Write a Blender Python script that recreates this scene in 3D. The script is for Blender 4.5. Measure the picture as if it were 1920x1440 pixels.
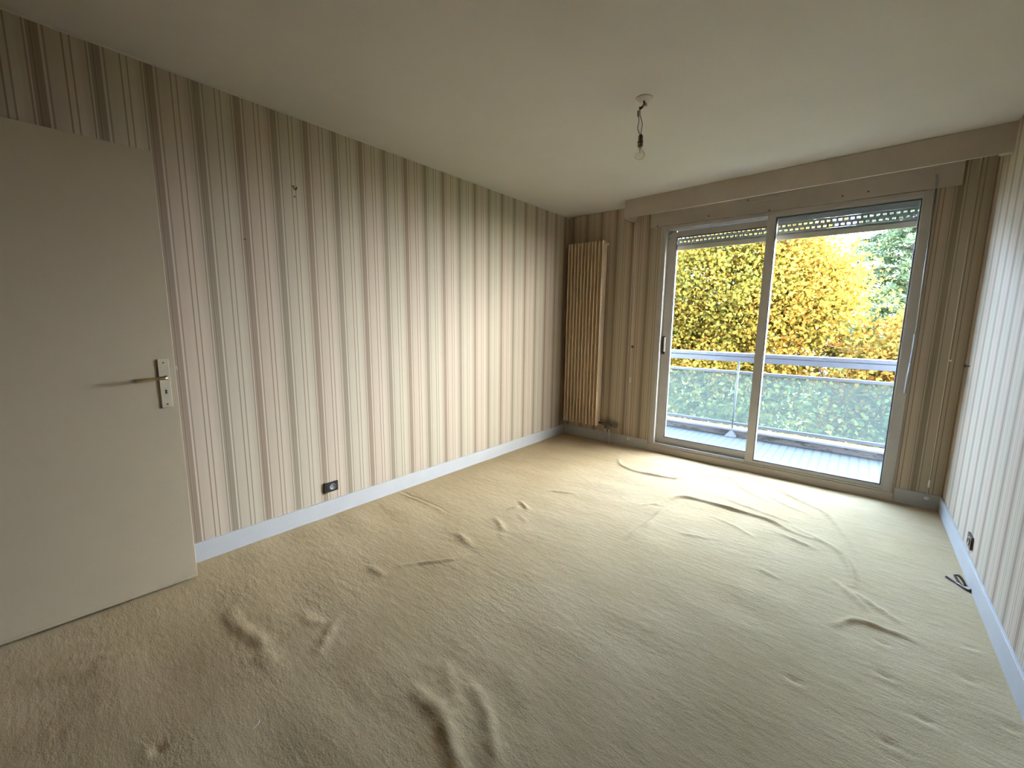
import bpy, bmesh, math, random
import numpy as np
from mathutils import Vector, Matrix

random.seed(7)
SC = bpy.context.scene
COL = SC.collection
for o in list(bpy.data.objects):
    bpy.data.objects.remove(o, do_unlink=True)

W, D, H = 3.239, 4.10, 2.50          # room: x 0..W, y YF..D, z 0..H (metres)
YF = -0.46

# ------------------------------------------------------------------ camera
cam_d = bpy.data.cameras.new('camera')
cam = bpy.data.objects.new('camera', cam_d)
COL.objects.link(cam)
cam_d.sensor_width = 36.0
cam_d.lens = 778.83 * 36.0 / 1920.0
cam_d.clip_start = 0.03
cam_d.clip_end = 300
r_ = Vector((0.76605, 0.64269, 0.01090)); u_ = Vector((-0.10226, 0.10511, 0.98919)); f_ = Vector((-0.63459, 0.75889, -0.14624))
m = Matrix((r_, u_, -f_)).transposed().to_4x4()
m.translation = Vector((2.6761, -0.0994, 1.3201))
cam.matrix_world = m
SC.camera = cam

# ------------------------------------------------------------------ sky, sun, exposure
world = bpy.data.worlds.new('sky')
SC.world = world
world.use_nodes = True
nt = world.node_tree
nt.nodes.clear()
tc = nt.nodes.new('ShaderNodeTexCoord')
sp = nt.nodes.new('ShaderNodeSeparateXYZ')
rp = nt.nodes.new('ShaderNodeValToRGB')
bg = nt.nodes.new('ShaderNodeBackground')
wo = nt.nodes.new('ShaderNodeOutputWorld')
nt.links.new(tc.outputs['Generated'], sp.inputs[0])
nt.links.new(sp.outputs['Z'], rp.inputs[0])
rp.color_ramp.elements[0].position = 0.0
rp.color_ramp.elements[0].color = (0.68, 0.90, 1.36, 1)
rp.color_ramp.elements[1].position = 0.75
rp.color_ramp.elements[1].color = (0.72, 1.02, 1.6, 1)
# low sun off to the side of the building; a warm glow is added to the unseen side sky to brighten the left wall
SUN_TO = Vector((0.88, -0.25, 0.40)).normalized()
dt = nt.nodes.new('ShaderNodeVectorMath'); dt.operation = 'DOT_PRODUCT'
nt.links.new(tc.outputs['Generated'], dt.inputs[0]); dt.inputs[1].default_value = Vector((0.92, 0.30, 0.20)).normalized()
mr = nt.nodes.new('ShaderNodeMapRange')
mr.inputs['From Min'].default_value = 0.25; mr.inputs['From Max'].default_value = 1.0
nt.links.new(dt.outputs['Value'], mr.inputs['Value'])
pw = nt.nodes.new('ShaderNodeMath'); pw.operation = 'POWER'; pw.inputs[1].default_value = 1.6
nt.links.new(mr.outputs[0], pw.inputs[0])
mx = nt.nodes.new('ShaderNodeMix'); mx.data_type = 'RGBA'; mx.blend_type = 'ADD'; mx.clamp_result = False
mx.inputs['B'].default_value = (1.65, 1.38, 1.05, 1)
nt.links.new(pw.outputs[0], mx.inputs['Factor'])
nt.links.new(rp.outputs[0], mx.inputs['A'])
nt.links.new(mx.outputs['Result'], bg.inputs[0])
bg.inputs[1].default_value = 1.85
nt.links.new(bg.outputs[0], wo.inputs[0])

sun_d = bpy.data.lights.new('sun', 'SUN')
sun_d.energy = 0.5
sun_d.angle = math.radians(0.53)
sun_d.color = (1.0, 0.93, 0.82)
sun = bpy.data.objects.new('sun', sun_d)
COL.objects.link(sun)
sun.rotation_euler = (-SUN_TO).to_track_quat('-Z', 'Y').to_euler()   # passes the facade and lights the trees

SC.view_settings.view_transform = 'Standard'
SC.view_settings.look = 'None'
SC.view_settings.gamma = 1.0
SC.view_settings.use_curve_mapping = False
SC.view_settings.exposure = 4.65
SC.cycles.max_bounces = 14
SC.cycles.diffuse_bounces = 10
SC.cycles.transparent_max_bounces = 16
SC.cycles.use_denoising = True
SC.cycles.sample_clamp_indirect = 6.0
SC.cycles.caustics_reflective = False
SC.cycles.caustics_refractive = False


# ------------------------------------------------------------------ helpers
def wloc(o):
    v = Vector((0, 0, 0))
    while o is not None:
        v += Vector(o.location)
        o = o.parent
    return v


def obj(name, bm, mat, parent=None, smooth=False, local=False):
    """link a bmesh as ONE mesh object; vertices are given in world space unless local"""
    if parent is not None and not local:
        bmesh.ops.translate(bm, verts=bm.verts, vec=-wloc(parent))
    bmesh.ops.recalc_face_normals(bm, faces=bm.faces)
    me = bpy.data.meshes.new(name)
    bm.to_mesh(me)
    bm.free()
    if mat is not None:
        me.materials.append(mat)
    if smooth:
        for p in me.polygons:
            p.use_smooth = True
    o = bpy.data.objects.new(name, me)
    COL.objects.link(o)
    if parent is not None:
        o.parent = parent
    return o


def tag(o, label=None, cat=None, group=None, kind=None):
    if label: o['label'] = label
    if cat: o['category'] = cat
    if group: o['group'] = group
    if kind: o['kind'] = kind
    return o


def thing(name, label, cat, loc=(0, 0, 0), group=None, kind=None):
    o = bpy.data.objects.new(name, None)
    COL.objects.link(o)
    o.empty_display_size = 0.05
    o.location = loc
    return tag(o, label, cat, group, kind)


def box(bm, x0, x1, y0, y1, z0, z1, bev=0.0):
    r = bmesh.ops.create_cube(bm, size=1.0)
    vs = r['verts']
    for v in vs:
        v.co = Vector((x0 + (v.co.x + .5) * (x1 - x0), y0 + (v.co.y + .5) * (y1 - y0), z0 + (v.co.z + .5) * (z1 - z0)))
    if bev > 0:
        es = list({e for v in vs for e in v.link_edges})
        bmesh.ops.bevel(bm, geom=es, offset=bev, segments=2, affect='EDGES', profile=0.6)


def nbox(*a, bev=0.0):
    bm = bmesh.new()
    box(bm, *a, bev=bev)
    return bm


def tube(bm, pts, r, n=10, cap=True):
    """swept round tube through points; r may be a list"""
    pts = [Vector(p) for p in pts]
    rs = r if isinstance(r, (list, tuple)) else [r] * len(pts)
    rings = []
    up = Vector((0, 0, 1))
    prev = None
    for i, p in enumerate(pts):
        t = (pts[min(i + 1, len(pts) - 1)] - pts[max(i - 1, 0)]).normalized()
        if prev is None:
            a = up if abs(t.dot(up)) < 0.9 else Vector((1, 0, 0))
            x = t.cross(a).normalized()
        else:
            x = (prev - t * prev.dot(t)).normalized()
        prev = x
        y = t.cross(x)
        rings.append([bm.verts.new(p + (x * math.cos(2 * math.pi * k / n) + y * math.sin(2 * math.pi * k / n)) * rs[i]) for k in range(n)])
    for a, b in zip(rings[:-1], rings[1:]):
        for k in range(n):
            bm.faces.new((a[k], a[(k + 1) % n], b[(k + 1) % n], b[k]))
    if cap:
        bm.faces.new(rings[0][::-1])
        bm.faces.new(rings[-1])


def spline(pts, sub=6):
    """Catmull-Rom through points"""
    P = [Vector(p) for p in pts]
    P = [P[0] * 2 - P[1]] + P + [P[-1] * 2 - P[-2]]
    out = []
    for i in range(1, len(P) - 2):
        for k in range(sub):
            t = k / sub
            a, b, c, d = P[i - 1], P[i], P[i + 1], P[i + 2]
            out.append(0.5 * ((2 * b) + (c - a) * t + (2 * a - 5 * b + 4 * c - d) * t * t + (3 * b - a - 3 * c + d) * t ** 3))
    out.append(P[-2])
    return out


def lathe(bm, prof, c, axis='z', n=24):
    """profile = [(radius, height)]; revolved about an axis through c"""
    c = Vector(c)
    rings = []
    for r, h in prof:
        ring = []
        for k in range(n):
            a = 2 * math.pi * k / n
            q = Vector((r * math.cos(a), r * math.sin(a), h))
            if axis == 'x': q = Vector((q.z, q.x, q.y))
            if axis == 'y': q = Vector((q.x, q.z, q.y))
            ring.append(bm.verts.new(c + q))
        rings.append(ring)
    for a, b in zip(rings[:-1], rings[1:]):
        for k in range(n):
            bm.faces.new((a[k], a[(k + 1) % n], b[(k + 1) % n], b[k]))
    bm.faces.new(rings[0][::-1])
    bm.faces.new(rings[-1])


# ------------------------------------------------------------------ materials
class NT:
    def __init__(self, name):
        self.m = bpy.data.materials.new(name)
        self.m.use_nodes = True
        self.t = self.m.node_tree
        self.b = self.t.nodes.get('Principled BSDF')
        self.out = self.t.nodes.get('Material Output')

    def n(self, kind, **kw):
        x = self.t.nodes.new('ShaderNode' + kind)
        for k, v in kw.items():
            setattr(x, k, v)
        return x

    def l(self, a, b):
        self.t.links.new(a, b)

    def math(self, op, a, b=None, c=None):
        x = self.n('Math', operation=op)
        for i, v in enumerate((a, b, c)):
            if v is None: continue
            if isinstance(v, (int, float)): x.inputs[i].default_value = v
            else: self.l(v, x.inputs[i])
        return x.outputs[0]

    def mix(self, fac, a, b, mode='MIX'):
        x = self.n('Mix', data_type='RGBA', blend_type=mode)
        for s, v in ((x.inputs['Factor'], fac), (x.inputs['A'], a), (x.inputs['B'], b)):
            if isinstance(v, (int, float)):
                s.default_value = v
            elif isinstance(v, tuple):
                s.default_value = (*v[:3], 1)
            else:
                self.l(v, s)
        return x.outputs['Result']

    def noise(self, scale, detail=3.0, rough=0.5, vec=None):
        x = self.n('TexNoise')
        x.inputs['Scale'].default_value = scale
        x.inputs['Detail'].default_value = detail
        x.inputs['Roughness'].default_value = rough
        if vec is not None: self.l(vec, x.inputs['Vector'])
        return x.outputs['Fac']

    def pos(self, sx=1, sy=1, sz=1):
        g = self.n('NewGeometry')
        mp = self.n('Mapping')
        mp.inputs['Scale'].default_value = (sx, sy, sz)
        self.l(g.outputs['Position'], mp.inputs['Vector'])
        return mp.outputs['Vector']

    def ramp(self, fac, stops, interp='LINEAR'):
        x = self.n('ValToRGB')
        cr = x.color_ramp
        cr.interpolation = interp
        while len(cr.elements) < len(stops): cr.elements.new(0.5)
        for e, (p, c) in zip(cr.elements, stops):
            e.position = p
            e.color = (c, c, c, 1) if isinstance(c, (int, float)) else (*c, 1)
        self.l(fac, x.inputs[0])
        return x.outputs[0]

    def bump(self, h, strength, dist):
        x = self.n('Bump')
        x.inputs['Strength'].default_value = strength
        x.inputs['Distance'].default_value = dist
        self.l(h, x.inputs['Height'])
        self.l(x.outputs[0], self.b.inputs['Normal'])


def plain(name, col, rough=0.5, metal=0.0, var=0.06, scale=12.0, bump=0.0, bscale=200.0, spec=0.5):
    t = NT(name)
    nz = t.noise(scale, 4, 0.55, t.pos())
    c0 = tuple(max(0, x * (1 - var)) for x in col)
    c1 = tuple(min(1, x * (1 + var)) for x in col)
    t.l(t.ramp(nz, [(0.3, c0), (0.7, c1)]), t.b.inputs['Base Color'])
    t.b.inputs['Roughness'].default_value = rough
    t.b.inputs['Metallic'].default_value = metal
    t.b.inputs['Specular IOR Level'].default_value = spec
    if bump: t.bump(t.noise(bscale, 2, 0.5, t.pos()), bump, 0.002)
    return t.m


def wallpaper(name, axis, phase):
    """vertical stripes: a dark band edged by light hairlines, then two thin dark lines, repeat 0.1785 m"""
    t = NT(name)
    g = t.n('NewGeometry')
    s = t.n('SeparateXYZ')
    t.l(g.outputs['Position'], s.inputs[0])
    u = t.math('DIVIDE', t.math('SUBTRACT', s.outputs[axis], phase), 0.1785)
    fr = t.math('FRACT', u)
    alt = t.math('FRACT', t.math('MULTIPLY', t.math('FLOOR', u), 0.5))     # 0 or .5
    dark = t.ramp(fr, [
        (0.000, 0.75), (0.022, 0.75), (0.030, 0.02), (0.048, 0.02), (0.056, 0.66), (0.105, 0.70), (0.115, 0.92), (0.135, 0.92),
        (0.145, 0.55), (0.160, 0.76), (0.245, 0.74), (0.255, 0.02), (0.290, 0.02), (0.300, 0.70), (0.328, 0.70), (0.340, 0.20),
        (0.420, 0.22), (0.560, 0.16), (0.592, 0.15), (0.598, 0.82), (0.622, 0.82), (0.630, 0.08), (0.720, 0.12), (0.726, 0.78),
        (0.748, 0.78), (0.756, 0.06), (0.860, 0.14), (0.930, 0.26), (0.980, 0.22), (1.000, 0.72)])
    base = t.mix(t.math('MULTIPLY', alt, 2.0), (0.54, 0.44, 0.325), (0.525, 0.445, 0.325))
    dk = t.mix(t.math('MULTIPLY', alt, 2.0), (0.165, 0.108, 0.065), (0.165, 0.13, 0.08))
    c = t.mix(dark, base, dk)
    fib = t.noise(1.0, 4, 0.6, t.pos(260, 260, 9) if axis != 'Z' else t.pos())
    c = t.mix(t.ramp(fib, [(0.25, 0.0), (0.75, 0.16)]), c, (0.22, 0.17, 0.12))
    spk = t.noise(420, 2, 0.6, t.pos())
    c = t.mix(t.ramp(spk, [(0.35, 0.14), (0.65, 0.0)]), c, (0.25, 0.2, 0.15))
    blot = t.noise(2.3, 4, 0.6, t.pos(1, 1, 0.7))
    c = t.mix(t.ramp(blot, [(0.35, 0.08), (0.6, 0.0)]), c, (0.45, 0.36, 0.25))
    t.l(c, t.b.inputs['Base Color'])
    t.b.inputs['Roughness'].default_value = 0.75
    t.b.inputs['Specular IOR Level'].default_value = 0.25
    t.bump(t.noise(420, 2, 0.6, t.pos()), 0.12, 0.001)
    return t.m


def carpet_mat():
    t = NT('carpet')
    p = t.pos()
    big = t.noise(1.1, 4, 0.6, p)
    mid = t.noise(14, 5, 0.65, t.pos(0.6, 1.6, 1))
    fine = t.noise(230, 3, 0.6, p)
    c = t.mix(t.ramp(big, [(0.3, 0.0), (0.7, 1.0)]), (0.405, 0.300, 0.160), (0.455, 0.354, 0.212))
    c = t.mix(t.ramp(mid, [(0.3, 0.30), (0.62, 0.0)]), c, (0.28, 0.21, 0.115))
    c = t.mix(t.ramp(fine, [(0.3, 0.40), (0.65, 0.0)]), c, (0.24, 0.18, 0.10))
    c = t.mix(t.ramp(fine, [(0.55, 0.0), (0.85, 0.35)]), c, (0.55, 0.47, 0.33))
    t.l(c, t.b.inputs['Base Color'])
    t.b.inputs['Roughness'].default_value = 1.0
    t.b.inputs['Specular IOR Level'].default_value = 0.05
    h = t.math('ADD', t.math('MULTIPLY', t.noise(160, 3, 0.65, p), 0.35), t.math('ADD', t.math('MULTIPLY', t.noise(20, 4, 0.6, t.pos(0.55, 1.5, 1)), 1.0), t.math('MULTIPLY', t.noise(8, 3, 0.6, t.pos(0.7, 1.4, 1)), 0.7)))
    t.bump(h, 0.6, 0.0075)
    return t.m


def glass_pane_mat(name, tint=(0.96, 0.985, 0.975), refl=0.05):
    t = NT(name)
    tr = t.n('BsdfTransparent')
    tr.inputs[0].default_value = (*tint, 1)
    gl = t.n('BsdfGlossy')
    gl.inputs['Roughness'].default_value = 0.02
    lw = t.n('LayerWeight')
    lw.inputs[0].default_value = 0.25
    mx = t.n('MixShader')
    t.l(t.math('MULTIPLY', lw.outputs['Fresnel'], 0.45), mx.inputs[0])
    t.l(tr.outputs[0], mx.inputs[1])
    t.l(gl.outputs[0], mx.inputs[2])
    t.l(mx.outputs[0], t.out.inputs['Surface'])
    return t.m


def frosted_mat():
    t = NT('milky_balcony_glass')
    tr = t.n('BsdfTransparent')
    tr.inputs[0].default_value = (0.72, 0.80, 0.78, 1)
    df = t.n('BsdfDiffuse')
    tl = t.n('BsdfTranslucent')
    df.inputs[0].default_value = (0.085, 0.105, 0.10, 1)
    tl.inputs[0].default_value = (0.085, 0.105, 0.10, 1)
    m1 = t.n('MixShader'); m1.inputs[0].default_value = 0.5
    t.l(df.outputs[0], m1.inputs[1]); t.l(tl.outputs[0], m1.inputs[2])
    m2 = t.n('MixShader')
    nz = t.noise(60, 3, 0.6, t.pos())
    t.l(t.ramp(nz, [(0.3, 0.20), (0.7, 0.34)]), m2.inputs[0])
    t.l(tr.outputs[0], m2.inputs[1]); t.l(m1.outputs[0], m2.inputs[2])
    t.l(m2.outputs[0], t.out.inputs['Surface'])
    return t.m


def leaf_mat(name, cols, scale=0.5, spread=0.55):
    """leaf colours vary leaf by leaf and in patches"""
    t = NT(name)
    g = t.n('NewGeometry')
    rnd = g.outputs['Random Per Island']
    nz = t.noise(scale, 3, 0.6, t.pos())
    v = t.math('ADD', t.math('MULTIPLY', rnd, spread), t.math('MULTIPLY', t.math('SUBTRACT', nz, 0.25), 1.9 * (1 - spread)))
    k = len(cols) - 1
    c = t.ramp(v, [(0.08 + 0.84 * i / k, q) for i, q in enumerate(cols)])
    df = t.n('BsdfDiffuse'); tl = t.n('BsdfTranslucent')
    t.l(c, df.inputs[0]); t.l(c, tl.inputs[0])
    mx = t.n('MixShader'); mx.inputs[0].default_value = 0.38
    t.l(df.outputs[0], mx.inputs[1]); t.l(tl.outputs[0], mx.inputs[2])
    t.l(mx.outputs[0], t.out.inputs['Surface'])
    return t.m


def deck_mat():
    t = NT('balcony_tiles')
    b = t.n('TexBrick')
    b.offset = 0.0
    b.inputs['Scale'].default_value = 1.0
    b.inputs['Brick Width'].default_value = 0.16
    b.inputs['Row Height'].default_value = 0.075
    b.inputs['Mortar Size'].default_value = 0.011
    b.inputs['Mortar Smooth'].default_value = 0.3
    b.inputs['Color1'].default_value = (0.052, 0.052, 0.056, 1)
    b.inputs['Color2'].default_value = (0.045, 0.045, 0.049, 1)
    b.inputs['Mortar'].default_value = (0.018, 0.018, 0.020, 1)
    mp = t.n('Mapping')
    mp.inputs['Rotation'].default_value = (0, 0, math.radians(90))
    g = t.n('NewGeometry')
    t.l(g.outputs['Position'], mp.inputs['Vector'])
    t.l(mp.outputs[0], b.inputs['Vector'])
    c = t.mix(t.ramp(t.noise(9, 5, 0.6, t.pos()), [(0.35, 0.3), (0.6, 0.0)]), b.outputs['Color'], (0.03, 0.029, 0.028))
    t.l(c, t.b.inputs['Base Color'])
    t.b.inputs['Roughness'].default_value = 0.6
    return t.m


def stained_mat(name, a, b_, scale):
    t = NT(name)
    nz = t.noise(scale, 6, 0.7, t.pos(0.4, 1, 1.6))
    t.l(t.ramp(nz, [(0.40, b_), (0.50, a), (1.0, a)]), t.b.inputs['Base Color'])
    t.b.inputs['Roughness'].default_value = 0.85
    return t.m


M = {}
M['paper_x'] = wallpaper('striped_wallpaper_window_wall', 'X', 0.02)
M['paper_y'] = wallpaper('striped_wallpaper_side_walls', 'Y', 0.0484)
M['carpet'] = carpet_mat()
M['ceiling'] = plain('ceiling_paint', (0.56, 0.52, 0.455), 0.9, var=0.03, scale=2.0, bump=0.05, bscale=300)
M['white'] = plain('white_gloss_paint', (0.40, 0.395, 0.38), 0.45, var=0.04, scale=6)
M['pelmet'] = plain('aged_cream_paint', (0.46, 0.40, 0.325), 0.55, var=0.05, scale=4)
M['frame'] = plain('painted_window_metal', (0.44, 0.41, 0.37), 0.42, var=0.05, scale=7)
M['bounce_cut'] = plain('bounce_absorbing_brown', (0.20, 0.15, 0.10), 0.7)  # brown made dark so unseen walls behind the camera bounce less light
M['door'] = plain('cream_door_paint', (0.395, 0.32, 0.208), 0.5, var=0.03, scale=3)
M['gasket'] = plain('black_rubber', (0.02, 0.022, 0.025), 0.6)
M['radiator'] = plain('beige_radiator_enamel', (0.70, 0.55, 0.39), 0.4, var=0.05, scale=5)
M['valve'] = plain('tarnished_valve_metal', (0.16, 0.13, 0.10), 0.45, metal=0.8)
M['brass'] = plain('satin_brass', (0.62, 0.44, 0.25), 0.28, metal=1.0)
M['plate'] = plain('champagne_lock_plate', (0.50, 0.43, 0.30), 0.45, metal=0.1)
M['black'] = plain('black_plastic', (0.018, 0.016, 0.015), 0.35)
M['grey'] = plain('grey_plastic', (0.16, 0.155, 0.15), 0.4)
M['brown'] = plain('brown_plastic', (0.085, 0.05, 0.03), 0.35)
M['dark'] = plain('dark_hole', (0.01, 0.01, 0.01), 0.8)
M['steel'] = plain('dull_steel', (0.35, 0.33, 0.30), 0.4, metal=0.9)
M['rust'] = plain('rusty_nail', (0.10, 0.055, 0.03), 0.6, metal=0.4)
M['cordw'] = plain('white_cord', (0.70, 0.66, 0.58), 0.7)
M['plastic'] = plain('white_plastic', (0.72, 0.70, 0.66), 0.35)
M['wire'] = plain('old_grey_wire', (0.20, 0.17, 0.13), 0.6)
M['bakelite'] = plain('brown_bakelite', (0.14, 0.06, 0.025), 0.3)
M['terminal'] = plain('grey_terminal_block', (0.33, 0.31, 0.27), 0.4)
M['shutter'] = plain('grey_shutter_slats', (0.42, 0.44, 0.44), 0.5)
M['shutbar'] = plain('beige_shutter_bar', (0.80, 0.70, 0.56), 0.5)
M['rail'] = plain('pale_blue_railing_paint', (0.125, 0.135, 0.155), 0.4, var=0.05, scale=9)
M['facade'] = plain('pale_render', (0.45, 0.45, 0.46), 0.9, var=0.05, bump=0.1)
M['deck'] = deck_mat()
M['kerb'] = stained_mat('stained_concrete', (0.14, 0.13, 0.125), (0.06, 0.055, 0.05), 14)
M['kerbtop'] = plain('white_kerb_edge', (0.25, 0.26, 0.27), 0.6)
M['frost'] = frosted_mat()
M['glass'] = glass_pane_mat('window_glass')
M['bulb'] = glass_pane_mat('bulb_glass', (0.93, 0.93, 0.9))
M['bark'] = plain('bark', (0.11, 0.08, 0.06), 0.9, var=0.3, scale=9)
M['leaf_gold'] = leaf_mat('golden_leaves', [(0.065, 0.08, 0.022), (0.145, 0.125, 0.022), (0.20, 0.142, 0.022), (0.19, 0.088, 0.014), (0.15, 0.048, 0.012)])
M['leaf_amber'] = leaf_mat('amber_leaves', [(0.075, 0.08, 0.022), (0.15, 0.105, 0.022), (0.17, 0.075, 0.014), (0.14, 0.042, 0.012)])
M['leaf_olive'] = leaf_mat('olive_leaves', [(0.04, 0.055, 0.02), (0.085, 0.095, 0.035), (0.15, 0.13, 0.035), (0.20, 0.125, 0.025)])
M['needle'] = leaf_mat('conifer_needles', [(0.055, 0.085, 0.048), (0.10, 0.135, 0.062), (0.165, 0.18, 0.072)])
M['shrub'] = leaf_mat('shrub_leaves', [(0.035, 0.06, 0.035), (0.065, 0.095, 0.045), (0.12, 0.125, 0.045)])
M['lawn'] = plain('lawn', (0.16, 0.17, 0.06), 1.0, var=0.4, scale=3)
M['fallen'] = leaf_mat('fallen_leaves', [(0.30, 0.20, 0.05), (0.55, 0.38, 0.08), (0.50, 0.25, 0.05)])

# ------------------------------------------------------------------ room shell
S = 'structure'
WR = [
(0.012,0.018,[[0.967,3.589],[1.066,3.451],[1.246,3.385],[1.516,3.434],[1.59,3.483],[1.616,3.769]]),
(0.008,0.02,[[1.605,3.651],[1.769,3.709],[1.921,3.793],[2.067,3.579],[2.257,3.435]]),
(0.01,0.022,[[2.019,3.931],[2.195,3.842],[2.365,3.674],[2.51,3.572],[2.611,3.465],[2.737,3.136],[2.775,2.966]]),
(0.016,0.022,[[1.63,2.833],[1.698,3.033],[1.813,3.108],[2.109,3.102],[2.309,3.093],[2.441,3.012],[2.557,2.979]]),
(0.012,0.022,[[2.461,3.096],[2.583,3.002],[2.692,2.917],[2.732,2.818],[2.765,2.678],[2.767,2.528]]),
(0.009,0.022,[[1.682,2.216],[1.712,2.57],[1.709,2.728],[1.765,2.952]]),
(0.008,0.022,[[2.393,2.925],[2.594,2.847]]),
(0.01,0.02,[[2.696,2.525],[2.773,2.423],[2.823,2.34]]),
(0.009,0.02,[[2.772,2.476],[2.89,2.373],[2.934,2.342]]),
(0.01,0.02,[[2.713,2.121],[2.785,2.223],[2.868,2.228],[2.97,2.226]]),
(0.008,0.012,[[0.864,1.111],[0.92,1.193],[1.047,1.353],[1.064,1.439]]),
(0.011,0.022,[[0.845,1.571],[1.006,1.526]]),
(0.012,0.018,[[0.891,1.881],[1.043,1.79]]),
(0.01,0.018,[[0.87,2.047],[0.891,2.123]]),
(0.009,0.018,[[0.842,2.202],[0.97,2.135]]),
(0.007,0.015,[[0.892,2.511],[1.064,2.593]]),
(0.014,0.03,[[0.582,0.403],[0.724,0.392],[0.878,0.424],[1.03,0.409]]),
(0.01,0.022,[[0.846,0.618],[0.939,0.616],[0.993,0.655]]),
(0.01,0.022,[[1.129,0.557],[0.992,0.711]]),
(0.02,0.028,[[1.58,0.694],[1.634,0.699],[1.72,0.693],[1.817,0.647],[1.88,0.618],[1.952,0.569]]),
(0.014,0.024,[[1.672,0.847],[1.788,0.822],[1.862,0.778],[1.919,0.734],[1.962,0.699],[2.018,0.642]]),
(0.01,0.02,[[0.751,1.013],[0.885,1.015]]),
(0.009,0.04,[[0.465,-0.189],[0.575,-0.032],[0.662,0.11]]),
(0.008,0.05,[[0.767,-0.239],[0.83,-0.141],[0.871,-0.021]]),
(0.008,0.03,[[0.489,-0.137],[0.476,-0.067],[0.58,0.074]]),
(0.006,0.018,[[1.925,2.515],[2.073,2.557]]),
(0.006,0.015,[[2.364,2.394],[2.468,2.358]]),
(0.008,0.03,[[1.597,0.83],[1.72,0.759],[1.771,0.7]]),
(0.006,0.03,[[1.50,0.80],[1.58,0.83],[1.66,0.80]]),
(0.006,0.035,[[1.78,0.98],[1.90,0.93],[2.0,0.83]]),
(0.005,0.03,[[1.30,0.60],[1.42,0.58],[1.52,0.60]]),
(0.005,0.03,[[0.95,0.36],[1.06,0.42],[1.15,0.40]]),
(0.005,0.02,[[1.05,1.75],[1.12,1.70]]),
(0.005,0.02,[[0.98,2.02],[1.08,1.98]]),
(0.006,0.012,[[1.78,3.62],[1.93,3.66],[2.10,3.70]]),
(0.006,0.012,[[1.40,3.62],[1.50,3.70],[1.62,3.68]]),
(0.007,0.014,[[1.95,3.30],[2.20,3.22],[2.42,3.16]]),
(0.006,0.014,[[2.20,3.62],[2.36,3.46],[2.52,3.38]]),
(0.006,0.012,[[1.55,2.72],[1.60,2.80],[1.70,2.84]]),
(0.006,0.014,[[2.00,2.90],[2.15,2.84],[2.28,2.76]]),
# cut seams in the carpet (negative = groove)
(-0.006,0.006,[[0.032,1.723],[0.417,1.745],[0.586,1.719]]),
(0.005,0.008,[[0.03,1.700],[0.417,1.722],[0.57,1.700]]),
(-0.006,0.006,[[0.095,2.917],[0.30,3.05],[0.559,3.224]]),
]
DENTS = [(2.613,1.655,.009),(2.876,1.903,.009),(2.874,2.123,.008),(2.872,1.568,.010),(2.973,1.754,.009),(1.133,0.052,.009),(3.19,1.899,.007),(3.123,2.093,.007),(3.15,2.327,.006)]


def carpet_mesh():
    dx = 0.0115
    xs = np.linspace(0, W, int(W / dx) + 1)
    ys = np.linspace(YF, D, int((D - YF) / dx) + 1)
    X, Y = np.meshgrid(xs, ys)
    Z = np.zeros_like(X)
    for h, s, pl in WR:
        near = pl[0][1] < 2.0 and s > 0.012
        if h > 0: h, s = (h * 0.85, s * 1.0) if near else (h * 1.45, s * 0.74)
        P = np.array([[v.x, v.y] for v in spline([(a, b, 0) for a, b in pl], 5)]) if len(pl) > 2 else np.array(pl)
        best = np.full(X.shape, 1e9)
        tt = np.zeros(X.shape)
        L = np.r_[0, np.cumsum(np.hypot(*np.diff(P, axis=0).T))]
        for i in range(len(P) - 1):
            a, b = P[i], P[i + 1]
            d = b - a
            t = np.clip(((X - a[0]) * d[0] + (Y - a[1]) * d[1]) / max(d @ d, 1e-9), 0, 1)
            dd = np.hypot(X - a[0] - t * d[0], Y - a[1] - t * d[1])
            w = dd < best
            best = np.where(w, dd, best)
            tt = np.where(w, (L[i] + t * (L[i + 1] - L[i])) / L[-1], tt)
        env = np.sin(np.pi * np.clip(tt * 0.86 + 0.07, 0, 1)) ** 0.6 * (0.85 + 0.15 * np.sin(tt * 23 + h * 900))
        Z += h * env * np.exp(-(best / s) ** 2)
    for x, y, h in DENTS:
        Z -= h * np.exp(-((X - x) / 0.020) ** 2 - ((Y - y) / 0.014) ** 2)
        Z += h * 0.5 * np.exp(-((X - x) / 0.030) ** 2 - ((Y - y + 0.025) / 0.014) ** 2)
    rng = np.random.default_rng(3)
    for _ in range(40):                                     # slack, gently rippled pile
        k = rng.uniform(6, 26); a = rng.normal(1.45, 0.5); ph = rng.uniform(0, 6.3)
        Z += 0.00035 * np.sin(k * (X * math.cos(a) + Y * math.sin(a)) + ph)
    edge = np.minimum(np.minimum(X, W - X), np.minimum(Y - YF, D - Y))
    Z *= np.clip(edge / 0.04, 0, 1)
    nx, ny = len(xs), len(ys)
    V = np.stack([X, Y, Z], -1).reshape(-1, 3)
    idx = np.arange(nx * ny).reshape(ny, nx)
    F = np.stack([idx[:-1, :-1], idx[:-1, 1:], idx[1:, 1:], idx[1:, :-1]], -1).reshape(-1, 4)
    me = bpy.data.meshes.new('floor')
    me.vertices.add(len(V)); me.vertices.foreach_set('co', V.ravel())
    me.loops.add(F.size); me.loops.foreach_set('vertex_index', F.ravel())
    me.polygons.add(len(F))
    me.polygons.foreach_set('loop_start', np.arange(0, F.size, 4))
    me.polygons.foreach_set('loop_total', np.full(len(F), 4))
    me.polygons.foreach_set('use_smooth', np.ones(len(F), bool))
    me.update(); me.validate()
    me.materials.append(M['carpet'])
    o = bpy.data.objects.new('floor', me)
    COL.objects.link(o)
    return o


tag(carpet_mesh(), 'wrinkled olive beige fitted carpet covering the room floor', 'carpet', kind=S)

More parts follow.
